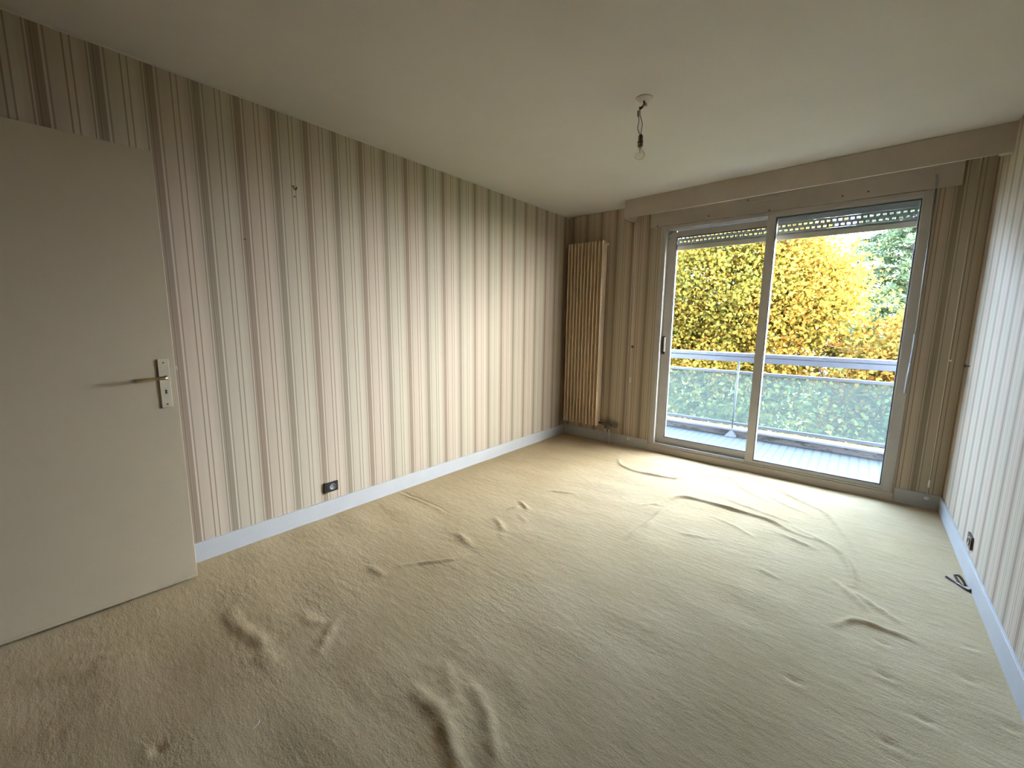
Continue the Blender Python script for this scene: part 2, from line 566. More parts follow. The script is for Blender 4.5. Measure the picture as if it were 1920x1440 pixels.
TH = 0.2
tag(obj('ceiling', nbox(-TH, W + TH, YF - TH, D + TH, H, H + 0.2), M['ceiling']), 'plain off white ceiling of the room', 'ceiling', kind=S)
tag(obj('wall_left', nbox(-TH, 0, YF - TH, D, 0 - 0.1, H), M['paper_y']), 'long wall with beige striped wallpaper behind the open door', 'wall', kind=S)
tag(obj('wall_right', nbox(W, W + TH, YF - TH, D, -0.1, H), M['paper_y']), 'striped wallpaper wall lit blue white beside the window', 'wall', kind=S)
WX0, WX1, WZ0, WZ1 = 1.06, 2.97, 0.065, 2.262
bm = bmesh.new()
box(bm, -TH, WX0, D, D + 0.12, -0.1, H)
box(bm, WX1, W + TH, D, D + 0.12, -0.1, H)
box(bm, WX0, WX1, D, D + 0.12, WZ1, H)
box(bm, WX0, WX1, D, D + 0.12, -0.1, WZ0 - 0.005)
tag(obj('wall_back', bm, M['paper_x']), 'brown striped wallpaper wall around the sliding window', 'wall', kind=S)
# facade leaf outside the window wall, made tall to screen skylight off the trees
bm = bmesh.new()
FY0, FY1 = D + 0.12, D + 0.185
RX0, RX1, RZ1 = 1.165, 2.903, 2.235
box(bm, -12, RX0, FY0, FY1, -4.2, 14.0)
box(bm, RX1, 7, FY0, FY1, -4.2, 14.0)
box(bm, RX0, RX1, FY0, FY1, RZ1, 14.0)
box(bm, RX0, RX1, FY0, FY1, -4.2, 0.045)
tag(obj('wall_outside', bm, M['facade']), 'pale outer wall face framing the window opening, extended unseen to shade the outdoors', 'wall', kind=S)
bm = bmesh.new()
box(bm, -TH, 0.15, YF - TH, YF, -0.1, H)
box(bm, 0.95, W + TH, YF - TH, YF, -0.1, H)
box(bm, 0.15, 0.95, YF - TH, YF, 2.065, H)
tag(obj('wall_front', bm, M['bounce_cut']), 'unseen wall with the doorway opposite the window, darkened brown to cut bounce', 'wall', kind=S)
bm = bmesh.new()                                            # unseen hallway added behind the doorway, dark to absorb light
box(bm, -0.3, 2.2, YF - TH - 1.5, YF, -0.1, -0.001)
box(bm, -0.3, 2.2, YF - TH - 1.5, YF - TH, H, H + 0.1)
box(bm, -0.4, -0.3, YF - TH - 1.5, YF - TH, -0.1, H)
box(bm, 2.2, 2.3, YF - TH - 1.5, YF - TH, -0.1, H)
box(bm, -0.4, 2.3, YF - TH - 1.6, YF - TH - 1.5, -0.1, H)
tag(obj('wall_hallway', bm, M['bounce_cut']), 'unseen hallway walls added beyond the doorway, darkened to cut bounce', 'wall', kind=S)

BT, BH = 0.012, 0.109


def baseb(name, pts, label):
    tag(obj(name, nbox(*pts, bev=0.002), M['white']), label, 'baseboard', kind=S)


baseb('baseboard_left', (0, BT, YF, D, -0.01, BH), 'white baseboard along the striped wall from door to radiator corner')
baseb('baseboard_back_left', (BT, WX0 - 0.012, D - BT, D, -0.01, BH), 'white baseboard under the radiator left of the window')
baseb('baseboard_back_right', (WX1 + 0.012, W - BT, D - BT, D, -0.01, BH), 'short white baseboard piece between window and right corner')
baseb('baseboard_right', (W - BT, W, YF, D, -0.01, BH), 'white baseboard along the wall right of the window')
tag(obj('trim_1', nbox(WX0 - 0.012, WX1 + 0.012, D - 0.02, D + 0.01, -0.01, WZ0, bev=0.003), M['pelmet']),
    'grey beige threshold board under the sliding window', 'threshold', kind=S)
# thin bead where wallpaper meets ceiling
tag(obj('trim_2', nbox(0, 0.006, YF, D, H - 0.008, H), M['ceiling']), 'thin pale bead between striped wall and ceiling', 'trim', kind=S)

# ------------------------------------------------------------------ sliding window
win = thing('window_1', 'grey white metal sliding window with two tall glass leaves', 'window', ((WX0 + WX1) / 2, D, WZ0), kind=S)
bm = bmesh.new()
box(bm, WX0, 1.112, D - 0.010, D + 0.10, WZ0, WZ1, bev=0.003)
box(bm, 2.906, WX1, D - 0.010, D + 0.10, WZ0, WZ1, bev=0.003)
box(bm, 1.112, 2.906, D - 0.010, D + 0.10, 2.232, WZ1, bev=0.003)
box(bm, 1.112, 2.906, D - 0.010, D + 0.10, WZ0, 0.080, bev=0.002)
box(bm, 1.112, 1.96, D - 0.010, D + 0.004, 0.080, 0.094, bev=0.002)     # front track lip
box(bm, 1.070, 1.078, D - 0.016, D - 0.010, WZ0, WZ1, bev=0.001)       # raised bead on the jamb
obj('window_frame', bm, M['frame'], win)


def leaf(x0, x1, z0, z1, y0, y1, sl, sr, bot, top, label):
    bm = bmesh.new()
    box(bm, x0, x0 + sl, y0, y1, z0, z1, bev=0.002)
    box(bm, x1 - sr, x1, y0, y1, z0, z1, bev=0.002)
    box(bm, x0 + sl, x1 - sr, y0, y1, z0, z0 + bot, bev=0.002)
    box(bm, x0 + sl, x1 - sr, y0, y1, z1 - top, z1, bev=0.002)
    f = obj('sliding_leaf', bm, M['frame'], win)
    f['label'] = label
    gx0, gx1, gz0, gz1 = x0 + sl, x1 - sr, z0 + bot, z1 - top
    bm = bmesh.new()
    g = 0.006
    ym = (y0 + y1) / 2
    box(bm, gx0 - .004, gx0 + g, y0 + .004, y1 - .004, gz0, gz1)
    box(bm, gx1 - g, gx1 + .004, y0 + .004, y1 - .004, gz0, gz1)
    box(bm, gx0 + g, gx1 - g, y0 + .004, y1 - .004, gz0 - .004, gz0 + g)
    box(bm, gx0 + g, gx1 - g, y0 + .004, y1 - .004, gz1 - g, gz1 + .004)
    obj('gasket', bm, M['gasket'], f)
    obj('glass_pane', nbox(gx0, gx1, ym - .003, ym + .003, gz0, gz1), M['glass'], f)
    return f


rear = leaf(1.112, 2.03, 0.085, 2.205, D + 0.045, D + 0.080, 0.082, 0.06, 0.072, 0.046, 'rear sliding leaf behind the other track')
front = leaf(1.962, 2.906, 0.082, 2.244, D - 0.006, D + 0.034, 0.063, 0.006, 0.026, 0.030, 'front leaf flush with the frame')
bm = nbox(1.118, 1.150, D + 0.036, D + 0.046, 1.02, 1.20, bev=0.004)
hb = obj('pull_handle', bm, M['gasket'], rear)
hb['label'] = 'dark recessed pull with white grip'
obj('grip', nbox(1.140, 1.154, D + 0.022, D + 0.040, 1.045, 1.19, bev=0.004), M['plastic'], hb)
bm = bmesh.new()
for z in (2.17, 2.22):
    lathe(bm, [(0.004, 0), (0.004, 0.002)], (1.128, D + 0.0435, z - 0.02), 'y', 10)
obj('screw', bm, M['dark'], rear)

# shutter-box cover: long flat cover board above the window
cov = thing('shutter_box_cover', 'long beige cover board above the sliding window under the pelmet', 'cover board', (2.0, D, 2.26))
obj('board', nbox(0.95, 3.085, D - 0.012, D, 2.266, H - 0.002, bev=0.003), M['pelmet'], cov)
for x, z in ((1.02, 2.275), (1.49, 2.30), (1.80, 2.385), (1.97, 2.275), (2.45, 2.305), (2.60, 2.31)):
    bm = bmesh.new()
    lathe(bm, [(0.006, 0), (0.006, 0.003), (0.003, 0.004)], (x, D - 0.016, z), 'y', 10)
    obj('screw', bm, M['rust'], cov)
obj('vent_strip', nbox(1.83, 2.21, D - 0.022, D - 0.012, 2.362, 2.395, bev=0.003), M['pelmet'], cov)

# roller shutter, almost fully raised
shut = thing('roller_shutter', 'raised grey roller shutter with slotted slats outside the window', 'shutter', (2.03, D + 0.14, 2.05))
SX0, SX1 = RX0 + 0.004, RX1 - 0.004
SY0, SY1 = D + 0.137, D + 0.143


def slat(z0, z1, hole_z=None, off=0.0):
    bm = bmesh.new()
    if hole_z is None:
        box(bm, SX0, SX1, SY0, SY1, z0, z1, bev=0.002)
    else:
        h = 0.0075
        box(bm, SX0, SX1, SY0, SY1, z0, hole_z - h)
        box(bm, SX0, SX1, SY0, SY1, hole_z + h, z1)
        x = SX0 + off
        box(bm, SX0, x, SY0, SY1, hole_z - h, hole_z + h)
        while x < SX1:
            a = x + 0.021
            b = min(x + 0.038, SX1)
            if a < SX1: box(bm, a, b, SY0, SY1, hole_z - h, hole_z + h)
            x += 0.038
    return obj('slat', bm, M['shutter'], shut)


slat(2.188, 2.234)
slat(2.146, 2.187, 2.163, 0.012)
slat(2.108, 2.145, 2.126, 0.030)
slat(2.088, 2.107)
bb = obj('bottom_bar', nbox(SX0, SX1, SY0 - 0.004, SY1 + 0.004, 2.046, 2.088, bev=0.003), M['shutbar'], shut)
bb['label'] = 'beige bottom bar of the shutter'

# crank rod of the shutter on the frame edge
crank = thing('shutter_crank', 'thin shutter crank rod hanging at the right window frame edge', 'crank', (2.965, D - 0.03, 0.85))
bm = bmesh.new()
tube(bm, [(2.953, D - 0.012, 2.36), (2.955, D - 0.04, 2.34), (2.958, D - 0.045, 2.31), (2.960, D - 0.035, 2.26)], 0.008, 8)
obj('universal_joint', bm, M['terminal'], crank, True)
bm = bmesh.new()
tube(bm, [(2.960, D - 0.035, 2.26), (2.966, D - 0.035, 1.27)], 0.0055, 8)
obj('rod', bm, M['steel'], crank, True)
bm = bmesh.new()
tube(bm, spline([(2.966, D - 0.035, 1.275), (2.967, D - 0.038, 1.22), (2.966, D - 0.042, 1.10), (2.965, D - 0.05, 1.06)], 4), [0.0095] * 12 + [0.008], 8)
obj('upper_grip', bm, M['terminal'], crank, True)
bm = bmesh.new()
tube(bm, spline([(2.965, D - 0.05, 1.06), (2.962, D - 0.065, 1.0), (2.961, D - 0.05, 0.97), (2.960, D - 0.045, 0.84)], 4), 0.010, 8)
obj('crank_handle', bm, M['terminal'], crank, True)

# ------------------------------------------------------------------ pelmet
PY0, PY1 = 3.832, 3.735        # slightly out of parallel with the wall


def skew_box(x0, x1, ya0, ya1, z0, z1, t):
    bm = bmesh.new()
    v = [bm.verts.new(p) for p in [(x0, ya0, z0), (x1, ya1, z0), (x1, ya1 + t, z0), (x0, ya0 + t, z0), (x0, ya0, z1), (x1, ya1, z1), (x1, ya1 + t, z1), (x0, ya0 + t, z1)]]
    for f in ((0, 1, 2, 3), (4, 5, 6, 7), (0, 1, 5, 4), (1, 2, 6, 5), (2, 3, 7, 6), (3, 0, 4, 7)):
        bm.faces.new([v[i] for i in f])
    return bm


pel = thing('curtain_pelmet', 'long cream box pelmet above the window reaching the right wall', 'pelmet', (2.0, 3.78, 2.33))
obj('front_board', skew_box(0.787, W - 0.001, PY0, PY1, 2.333, 2.497, 0.016), M['pelmet'], pel)
obj('end_board', nbox(0.787, 0.803, PY0 + 0.017, D - 0.001, 2.333, 2.497), M['pelmet'], pel)
obj('end_block', nbox(W - 0.05, W - 0.001, PY1 + 0.018, PY1 + 0.06, 2.333, 2.497), M['pelmet'], pel)
obj('curtain_track', nbox(0.81, W - 0.01, 3.95, 3.975, 2.478, 2.497), M['plastic'], pel)


# ------------------------------------------------------------------ curtain cords
def cord(name, x_top, x_bot, z_top, z_weight, z_knob, label, double):
    t = thing(name, label, 'curtain cord', (x_bot, D - 0.02, BH), group='curtain draw cords')
    xm = lambda z: x_bot + (x_top - x_bot) * (z - BH) / (z_top - BH)
    for dx, zz in (((0.0, z_weight), (0.018, z_knob)) if double else ((0.0, z_weight),)):
        bm = bmesh.new()
        tube(bm, [(xm(z_top) + dx, D - 0.02, z_top), (xm(zz) + dx * 0.7, D - 0.02, zz)], 0.0022, 6)
        obj('cord', bm, M['cordw'], t, True)
    if double:
        bm = bmesh.new()
        lathe(bm, [(0.003, -.012), (0.012, -.008), (0.013, .004), (0.004, .012)], (xm(z_knob) + .012, D - 0.02, z_knob), 'z', 12)
        obj('knob', bm, M['brown'], t, True)
    bm = bmesh.new()
    lathe(bm, [(0.003, -.03), (0.007, -.026), (0.007, .022), (0.003, .03)], (xm(z_weight), D - 0.02, z_weight), 'z', 12)
    obj('weight', bm, M['plastic'], t, True)
    bm = bmesh.new()
    tube(bm, [(xm(z_weight), D - 0.02, z_weight - .03), (x_bot, D - 0.018, BH - 0.02)], 0.0015, 6)
    obj('lower_cord', bm, M['cordw'], t, True)
    bm = bmesh.new()
    lathe(bm, [(0.016, 0), (0.014, 0.004), (0.006, 0.007)], (x_bot, D - BT - 0.007, BH - 0.028), 'y', 14)
    obj('floor_guide', bm, M['plastic'], t, True)
    return t


cord('curtain_drawstring', 0.792, 0.838, 2.335, 0.73, 1.083, 'double curtain cord on the wall between radiator and window', True)
cord('curtain_drawstring', 3.150, 3.158, 2.48, 0.19, 1.2, 'single curtain cord with white weight near the right corner', False)
bm = bmesh.new()
box(bm, 0.776, 0.786, D - 0.006, D - 0.0005, BH, 2.33)
tag(obj('cable_strip', bm, M['pelmet']), 'thin cable strip running down the wall beside the double curtain cord', 'cable strip')

# ------------------------------------------------------------------ radiator
rad = thing('radiator', 'tall beige column radiator in the corner beside the window', 'radiator', (0.28, D - 0.07, 0.185))
NR = 11
for i in range(NR):
    x = 0.075 + i * 0.0415
    bm = nbox(x - 0.0048, x + 0.0048, D - 0.130, D - 0.028, 0.185, 2.187, bev=0.004)
    obj('column', bm, M['radiator'], rad, True)
for z in (0.215, 2.155):
    bm = bmesh.new()
    tube(bm, [(0.065, D - 0.055, z), (0.495, D - 0.055, z)], 0.017, 12)
    obj('header_tube', bm, M['radiator'], rad, True)
for z in (0.5, 1.9):
    obj('wall_bracket', nbox(0.20, 0.225, D - 0.045, D - 0.0005, z, z + 0.04), M['radiator'], rad)
bm = bmesh.new()
tube(bm, [(0.49, D - 0.055, 2.155), (0.515, D - 0.055, 2.155)], 0.010, 10)
tube(bm, [(0.513, D - 0.055, 2.155), (0.522, D - 0.055, 2.155)], 0.015, 10)
obj('bleed_valve', bm, M['radiator'], rad, True)
bm = bmesh.new()
tube(bm, [(0.49, D - 0.055, 0.215), (0.56, D - 0.055, 0.215)], 0.010, 10)
tube(bm, [(0.545, D - 0.055, 0.212), (0.64, D - 0.055, 0.212)], 0.016, 10)
tube(bm, [(0.64, D - 0.055, 0.212), (0.66, D - 0.055, 0.212)], 0.011, 10)
tube(bm, [(0.66, D - 0.055, 0.212), (0.715, D - 0.055, 0.214)], [0.020, 0.023], 12)
tube(bm, [(0.578, D - 0.055, 0.205), (0.578, D - 0.055, 0.165)], 0.013, 10)
tube(bm, [(0.626, D - 0.055, 0.205), (0.626, D - 0.055, 0.165)], 0.013, 10)
v = obj('valve', bm, M['valve'], rad, True)
v['label'] = 'dark twin pipe valve at the radiator foot'
for x in (0.578, 0.626):
    bm = bmesh.new()
    tube(bm, [(x, D - 0.055, 0.172), (x, D - 0.055, 0.002)], 0.0095, 12)
    p_ = obj('pipe', bm, M['white'], rad, True)
    p_['label'] = 'white heating pipe into the floor'

# ------------------------------------------------------------------ door standing open against the left wall
ang = math.atan2(0.379 + 0.42, 0.187 - 0.1448)
door = thing('door_1', 'open cream flush door standing along the striped wall', 'door', (0.1448, -0.42, 0.0), kind=S)
door.rotation_euler = (0, 0, ang)              # local +x runs from hinge to free edge; local -y faces the room
DL = 0.8
pan = obj('door_panel', nbox(0, DL, 0.0, 0.04, 0.016, 2.051, bev=0.0025), M['door'], door, local=True)
obj('bottom_strip', nbox(0.002, DL - 0.012, -0.004, 0.001, 0.017, 0.030, bev=0.0015), M['door'], pan, local=True)
lp = obj('lock_plate', nbox(DL - 0.064, DL - 0.023, -0.006, 0.0, 0.905, 1.134, bev=0.0015), M['plate'], door, local=True)
lp['label'] = 'champagne metal lock plate'
bm = bmesh.new()
lathe(bm, [(0.0042, -.0008), (0.0042, 0.001)], (DL - 0.0435, -0.0065, 0.986), 'y', 12)
box(bm, DL - 0.0462, DL - 0.0408, -0.0072, -0.0055, 0.974, 0.985)
lathe(bm, [(0.0042, -.0008), (0.0042, 0.001)], (DL - 0.0435, -0.0065, 0.975), 'y', 12)
obj('keyhole', bm, M['dark'], lp, local=True)
for z in (1.117, 0.921):
    bm = bmesh.new()
    lathe(bm, [(0.0035, -.001), (0.0035, 0.001)], (DL - 0.0435, -0.0065, z), 'y', 10)
    obj('screw', bm, M['rust'], lp, local=True)
bm = bmesh.new()
X0 = DL - 0.040
tube(bm, spline([(X0, -0.004, 1.048), (X0, -0.03, 1.048), (X0 - 0.006, -0.043, 1.048), (X0 - 0.03, -0.046, 1.048), (X0 - 0.07, -0.046, 1.047), (X0 - 0.112, -0.047, 1.045)], 5),
     [0.0085] * 12 + [0.0078] * 6 + [0.007] * 8, 12)
lv = obj('lever_handle', bm, M['brass'], door, True, local=True)
lv['label'] = 'brass lever handle'
bm = nbox(DL, DL + 0.010, 0.012, 0.026, 1.075, 1.095, bev=0.002)
obj('latch', bm, M['steel'], door, local=True)
for z in (0.25, 1.05, 1.8):
    bm = bmesh.new()
    tube(bm, [(-0.004, -0.002, z - .05), (-0.004, -0.002, z + .05)], 0.006, 10)
    obj('hinge', bm, M['steel'], door, True, local=True)

# ------------------------------------------------------------------ bare bulb hanging from the ceiling
bx, by = 1.654, 2.177
lamp = thing('bare_bulb_pendant', 'bare clear bulb hanging on twisted wires from the ceiling', 'pendant light', (bx, by, H))
bm = bmesh.new()
lathe(bm, [(0.046, 0), (0.045, -0.004), (0.030, -0.009), (0.006, -0.010)], (bx + 0.008, by, H), 'z', 28)
obj('ceiling_rose', bm, M['ceiling'], lamp, True)
bm = bmesh.new()
tube(bm, spline([(bx + .008, by, H - .008), (bx + .008, by, H - .028), (bx - .004, by, H - .040), (bx - .016, by, H - .036)], 5), 0.004, 8)
tube(bm, spline([(bx + .016, by + .004, H - .020), (bx + .004, by, H - .036), (bx - .014, by, H - .046)], 5), 0.006, 8)
obj('hook', bm, M['rust'], lamp, True)
bm = nbox(bx - .024, bx - .008, by - .008, by + .008, H - .082, H - .052, bev=0.003)
box(bm, bx + .006, bx + .024, by - .009, by + .009, H - .040, H - .024, bev=0.003)
obj('terminal_block', bm, M['terminal'], lamp)
for s in (0, 1):
    bm = bmesh.new()
    if s == 0:
        path = [(bx - .018, by, H - .075), (bx - .016, by + .002, H - .105), (bx - .020, by, H - .135), (bx - .014, by, H - .155), (bx - .002, by, H - .178)]
    else:
        path = [(bx - .012, by, H - .070), (bx + .000, by - .002, H - .100), (bx + .006, by, H - .128), (bx + .002, by, H - .155), (bx + .001, by, H - .178)]
    tube(bm, spline(path, 6), 0.0022, 8)
    obj('wire', bm, M['wire'], lamp, True)
bm = bmesh.new()
lathe(bm, [(0.006, 0), (0.011, -.006), (0.0125, -.014), (0.0125, -.044), (0.014, -.046), (0.014, -.060), (0.012, -.063)], (bx, by, H - .173), 'z', 20)
sk = obj('lamp_socket', bm, M['bakelite'], lamp, True)
bm = bmesh.new()
lathe(bm, [(0.0146, -.036), (0.0152, -.038), (0.0152, -.043), (0.0146, -.045)], (bx, by, H - .173), 'z', 20)
obj('ring', bm, M['black'], sk, True)
bm = bmesh.new()
c0 = H - .236
lathe(bm, [(0.011, 0.004), (0.0112, -.004), (0.0125, -.014), (0.018, -.022), (0.0255, -.032), (0.0285, -.041), (0.0275, -.050), (0.021, -.059), (0.010, -.0645), (0.001, -.0655)], (bx, by, c0), 'z', 28)
bu = obj('bulb', bm, M['bulb'], lamp, True)
bm = bmesh.new()
tube(bm, [(bx, by, c0 + .002), (bx, by, c0 - .026)], [0.004, 0.0018], 8)
tube(bm, spline([(bx - .010, by, c0 - .034), (bx - .004, by, c0 - .026), (bx, by, c0 - .034), (bx + .004, by, c0 - .026), (bx + .010, by, c0 - .034)], 4), 0.0006, 6)
obj('filament_stem', bm, M['steel'], bu, True)

# ------------------------------------------------------------------ power outlets
ou = thing('power_outlet', 'black power outlet with blank strip low on the long striped wall', 'power outlet', (0.0, 1.19, 0.2))
obj('plate', nbox(0, 0.010, 1.150, 1.232, 0.166, 0.234, bev=0.002), M['black'], ou)
obj('blank_strip', nbox(0, 0.012, 1.136, 1.147, 0.163, 0.236, bev=0.001), M['black'], ou)
bm = bmesh.new()
lathe(bm, [(0.022, 0.009), (0.022, 0.0125), (0.019, 0.0125), (0.0185, 0.0108), (0.002, 0.0108)], (0.0, 1.192, 0.200), 'x', 24)
w = obj('socket_well', bm, M['grey'], ou, True)
bm = bmesh.new()
for dy, dz, rr in ((-.009, 0, .0028), (.009, 0, .0028), (0, .008, .0025)):
    lathe(bm, [(rr, 0.0105), (rr, 0.0115)], (0.0, 1.192 + dy, 0.200 + dz), 'x', 10)
obj('pin_hole', bm, M['dark'], w, True)

ou2 = thing('power_outlet', 'small brown power outlet low on the wall right of the window', 'power outlet', (W, 3.105, 0.18))
obj('plate', nbox(W - 0.010, W, 3.055, 3.150, 0.146, 0.216, bev=0.002), M['brown'], ou2)
bm = bmesh.new()
lathe(bm, [(0.022, 0.002), (0.022, -0.002), (0.019, -0.002), (0.0185, 0.0), (0.002, 0.0)], (W - 0.011, 3.10, 0.181), 'x', 24)
obj('socket_well', bm, M['grey'], ou2, True)

# ------------------------------------------------------------------ hooks and nails on the walls
bm = bmesh.new()
tube(bm, spline([(0.0, 1.056, 2.104), (0.012, 1.056, 2.100), (0.016, 1.058, 2.088), (0.022, 1.064, 2.084), (0.026, 1.068, 2.098)], 5), 0.0035, 8)
tag(obj('picture_hook', bm, M['rust'], None, True), 'small dark picture hook high on the long striped wall', 'hook')
for (y, z, lab) in ((0.777, 1.759, 'tiny nail in the striped wall lower left of the picture hook'), (1.06, 2.045, 'tiny nail in the striped wall just below the picture hook')):
    bm = bmesh.new()
    tube(bm, [(-0.002, y, z), (0.010, y, z + .001)], 0.002, 8)
    tube(bm, [(0.009, y, z + .001), (0.011, y, z + .001)], 0.004, 8)
    tag(obj('wall_nail', bm, M['rust'], None, True), lab, 'nail', group='nails in the striped wall')
bm = bmesh.new()
tube(bm, [(W + 0.002, 3.942, 1.067), (W - 0.022, 3.944, 1.069)], 0.0035, 8)
tube(bm, [(W - 0.020, 3.944, 1.060), (W - 0.022, 3.944, 1.078)], 0.006, 8)
tag(obj('wall_peg', bm, M['black'], None, True), 'small dark peg on the right wall beside the dark corner', 'peg')
bm = bmesh.new()
lathe(bm, [(0.006, 0), (0.006, -0.006), (0.003, -0.009)], (3.165, D, 1.09), 'y', 10)
tag(obj('cord_cleat', bm, M['plastic'], None, True), 'tiny pale cleat on the window wall beside the single cord', 'cleat')

# cable stub lying on the carpet by the right baseboard
bm = bmesh.new()
z0 = 0.006
tube(bm, spline([(3.226, 2.86, 0.012), (3.205, 2.885, z0), (3.175, 2.93, z0), (3.150, 2.965, z0)], 6), [0.0075] * 10 + [0.0055] * 9, 8)
tube(bm, spline([(3.20, 2.90, z0), (3.185, 2.93, 0.018), (3.178, 2.955, 0.030), (3.190, 2.945, 0.036), (3.203, 2.925, 0.026), (3.212, 2.90, 0.012)], 6), 0.0062, 8)
tag(obj('cable_stub', bm, M['brown'], None, True), 'short looped brown cable stub on the carpet by the right baseboard', 'cable')
bm = bmesh.new()
tube(bm, spline([(1.263, 0.285, .004), (1.275, 0.290, .006), (1.283, 0.283, .005), (1.290, 0.262, .004)], 5), 0.0012, 6)
tag(obj('loose_thread', bm, M['cordw'], None, True), 'tiny white thread lying on the carpet near the door', 'thread')

# ------------------------------------------------------------------ balcony
DK = 5.34
tag(obj('floor_balcony', nbox(-3.0, 7.0, FY1, DK + 0.14, -0.16, 0.0), M['deck']), 'pale tiled balcony floor outside the sliding window', 'balcony floor', kind=S)
tag(obj('ceiling_shade_slab', nbox(-3.0, 7.0, FY1, DK + 0.12, 2.72, 2.90), M['facade']), 'unseen slab added over the balcony to shade deck and carpet', 'shading slab', kind=S)  # out-of-view slab added overhead to hold back the high sky
bm = bmesh.new()
box(bm, -3.0, 7.0, DK, DK + 0.14, 0.0005, 0.066)
kb = tag(obj('trim_3', bm, M['kerb']), 'stained concrete kerb along the balcony edge', 'kerb', kind=S)
obj('kerb_edge', nbox(-3.0, 7.0, DK - 0.012, DK + 0.14, 0.066, 0.088, bev=0.003), M['kerbtop'], kb)

rail = thing('balcony_railing', 'pale blue metal balcony railing with milky glass panels', 'railing', (1.6, 5.40, 0.0))
RY = DK + 0.045
bm = nbox(-3.0, 7.0, RY - 0.03, RY + 0.07, 0.955, 0.995, bev=0.008)
box(bm, -3.0, 7.0, RY - 0.02, RY + 0.05, 0.890, 0.950, bev=0.004)
obj('handrail', bm, M['rail'], rail)
obj('middle_rail', nbox(-3.0, 7.0, RY - 0.012, RY + 0.024, 0.748, 0.780, bev=0.004), M['rail'], rail)
obj('bottom_rail', nbox(-3.0, 7.0, RY - 0.012, RY + 0.024, 0.125, 0.158, bev=0.004), M['rail'], rail)
posts = [-1.50, 1.585, 4.67]
for x in posts:
    bm = bmesh.new()
    tube(bm, [(x + 0.012, RY - 0.034, 0.90), (x, RY - 0.034, 0.05)], 0.011, 12)
    po = obj('post', bm, M['rail'], rail, True)
    bm = bmesh.new()
    b0 = 0.0
    r_ = bmesh.ops.create_cone(bm, cap_ends=True, segments=4, radius1=0.085, radius2=0.02, depth=0.06)
    bmesh.ops.rotate(bm, verts=bm.verts, cent=(0, 0, 0), matrix=Matrix.Rotation(math.pi / 4, 3, 'Z'))
    bmesh.ops.translate(bm, verts=bm.verts, vec=(x, DK - 0.03, 0.034))
    obj('foot', bm, M['rail'], po)
ex = [-3.0] + posts + [7.0]
for a, b in zip(ex[:-1], ex[1:]):
    g_ = obj('glass_panel', nbox(a + 0.004, b - 0.004, RY + 0.002, RY + 0.010, 0.158, 0.748), M['frost'], rail)
    g_['label'] = 'milky blue green glass panel'

# ------------------------------------------------------------------ garden
GZ = -4.0
tag(obj('ground', nbox(-40, 45, FY1 + 0.01, 60, GZ - 0.3, GZ), M['lawn']), 'lawn far below the balcony', 'lawn', kind=S)


def leaf_object(name, C, size, mat, parent, seed, aspect=0.75, flat=0.0, jitter=0.35):
    """many small folded leaves round the points C, as ONE foliage mesh"""
    rng = np.random.default_rng(seed)
    n = len(C)
    d = rng.normal(size=(n, 3)); d /= np.linalg.norm(d, axis=1)[:, None]
    q = rng.normal(size=(n, 3))
    if flat: q[:, 2] *= (1 - flat); d[:, 2] *= (1 - flat * 0.7)
    d /= np.linalg.norm(d, axis=1)[:, None]
    q -= (q * d).sum(1)[:, None] * d
    q /= np.linalg.norm(q, axis=1)[:, None]
    nn = np.cross(d, q)
    s = size * (1 + jitter * rng.uniform(-1, 1, n))[:, None]
    V = np.stack([C - d * s * .5, C + q * s * aspect * .5 + nn * s * .12, C + d * s * .5, C - q * s * aspect * .5 + nn * s * .12], 1)
    if parent is not None:
        V = V - np.array(wloc(parent))
    V = V.reshape(-1, 3)
    F = np.arange(n * 4).reshape(n, 4)
    me = bpy.data.meshes.new(name)
    me.vertices.add(len(V)); me.vertices.foreach_set('co', V.ravel())
    me.loops.add(F.size); me.loops.foreach_set('vertex_index', F.ravel())
    me.polygons.add(n)
    me.polygons.foreach_set('loop_start', np.arange(0, n * 4, 4))
    me.polygons.foreach_set('loop_total', np.full(n, 4))
    me.update(); me.validate()
    me.materials.append(mat)
    o = bpy.data.objects.new(name, me)
    COL.objects.link(o)
    if parent is not None: o.parent = parent
    return o


GX, GY, GG, CELL = -14.0, 5.0, GZ - 0.2, 0.13
OWN = np.zeros((int(28 / CELL) + 1, int(18 / CELL) + 1, int(14.5 / CELL) + 1), np.int8)


def cells(P):
    P = np.atleast_2d(np.array(P, float))
    I = np.floor((P - [GX, GY, GG]) / CELL).astype(int)
    return tuple(np.clip(I, 0, np.array(OWN.shape) - 1).T)


def free(P, who):
    """which points keep clear of what the neighbours have grown into"""
    f = (OWN != 0) & (OWN != who)
    for ax in range(3):
        g = f.copy()
        a = [slice(None)] * 3; b = [slice(None)] * 3
        a[ax] = slice(1, None); b[ax] = slice(None, -1)
        g[tuple(a)] |= f[tuple(b)]
        g[tuple(b)] |= f[tuple(a)]
        f = g
    return ~f[cells(P)]


def claim(P, who):
    OWN[cells(P)] = who


GROW = []                                                   # leaves are hung once all the wood stands


def grow_all():
    for fn in GROW: fn()


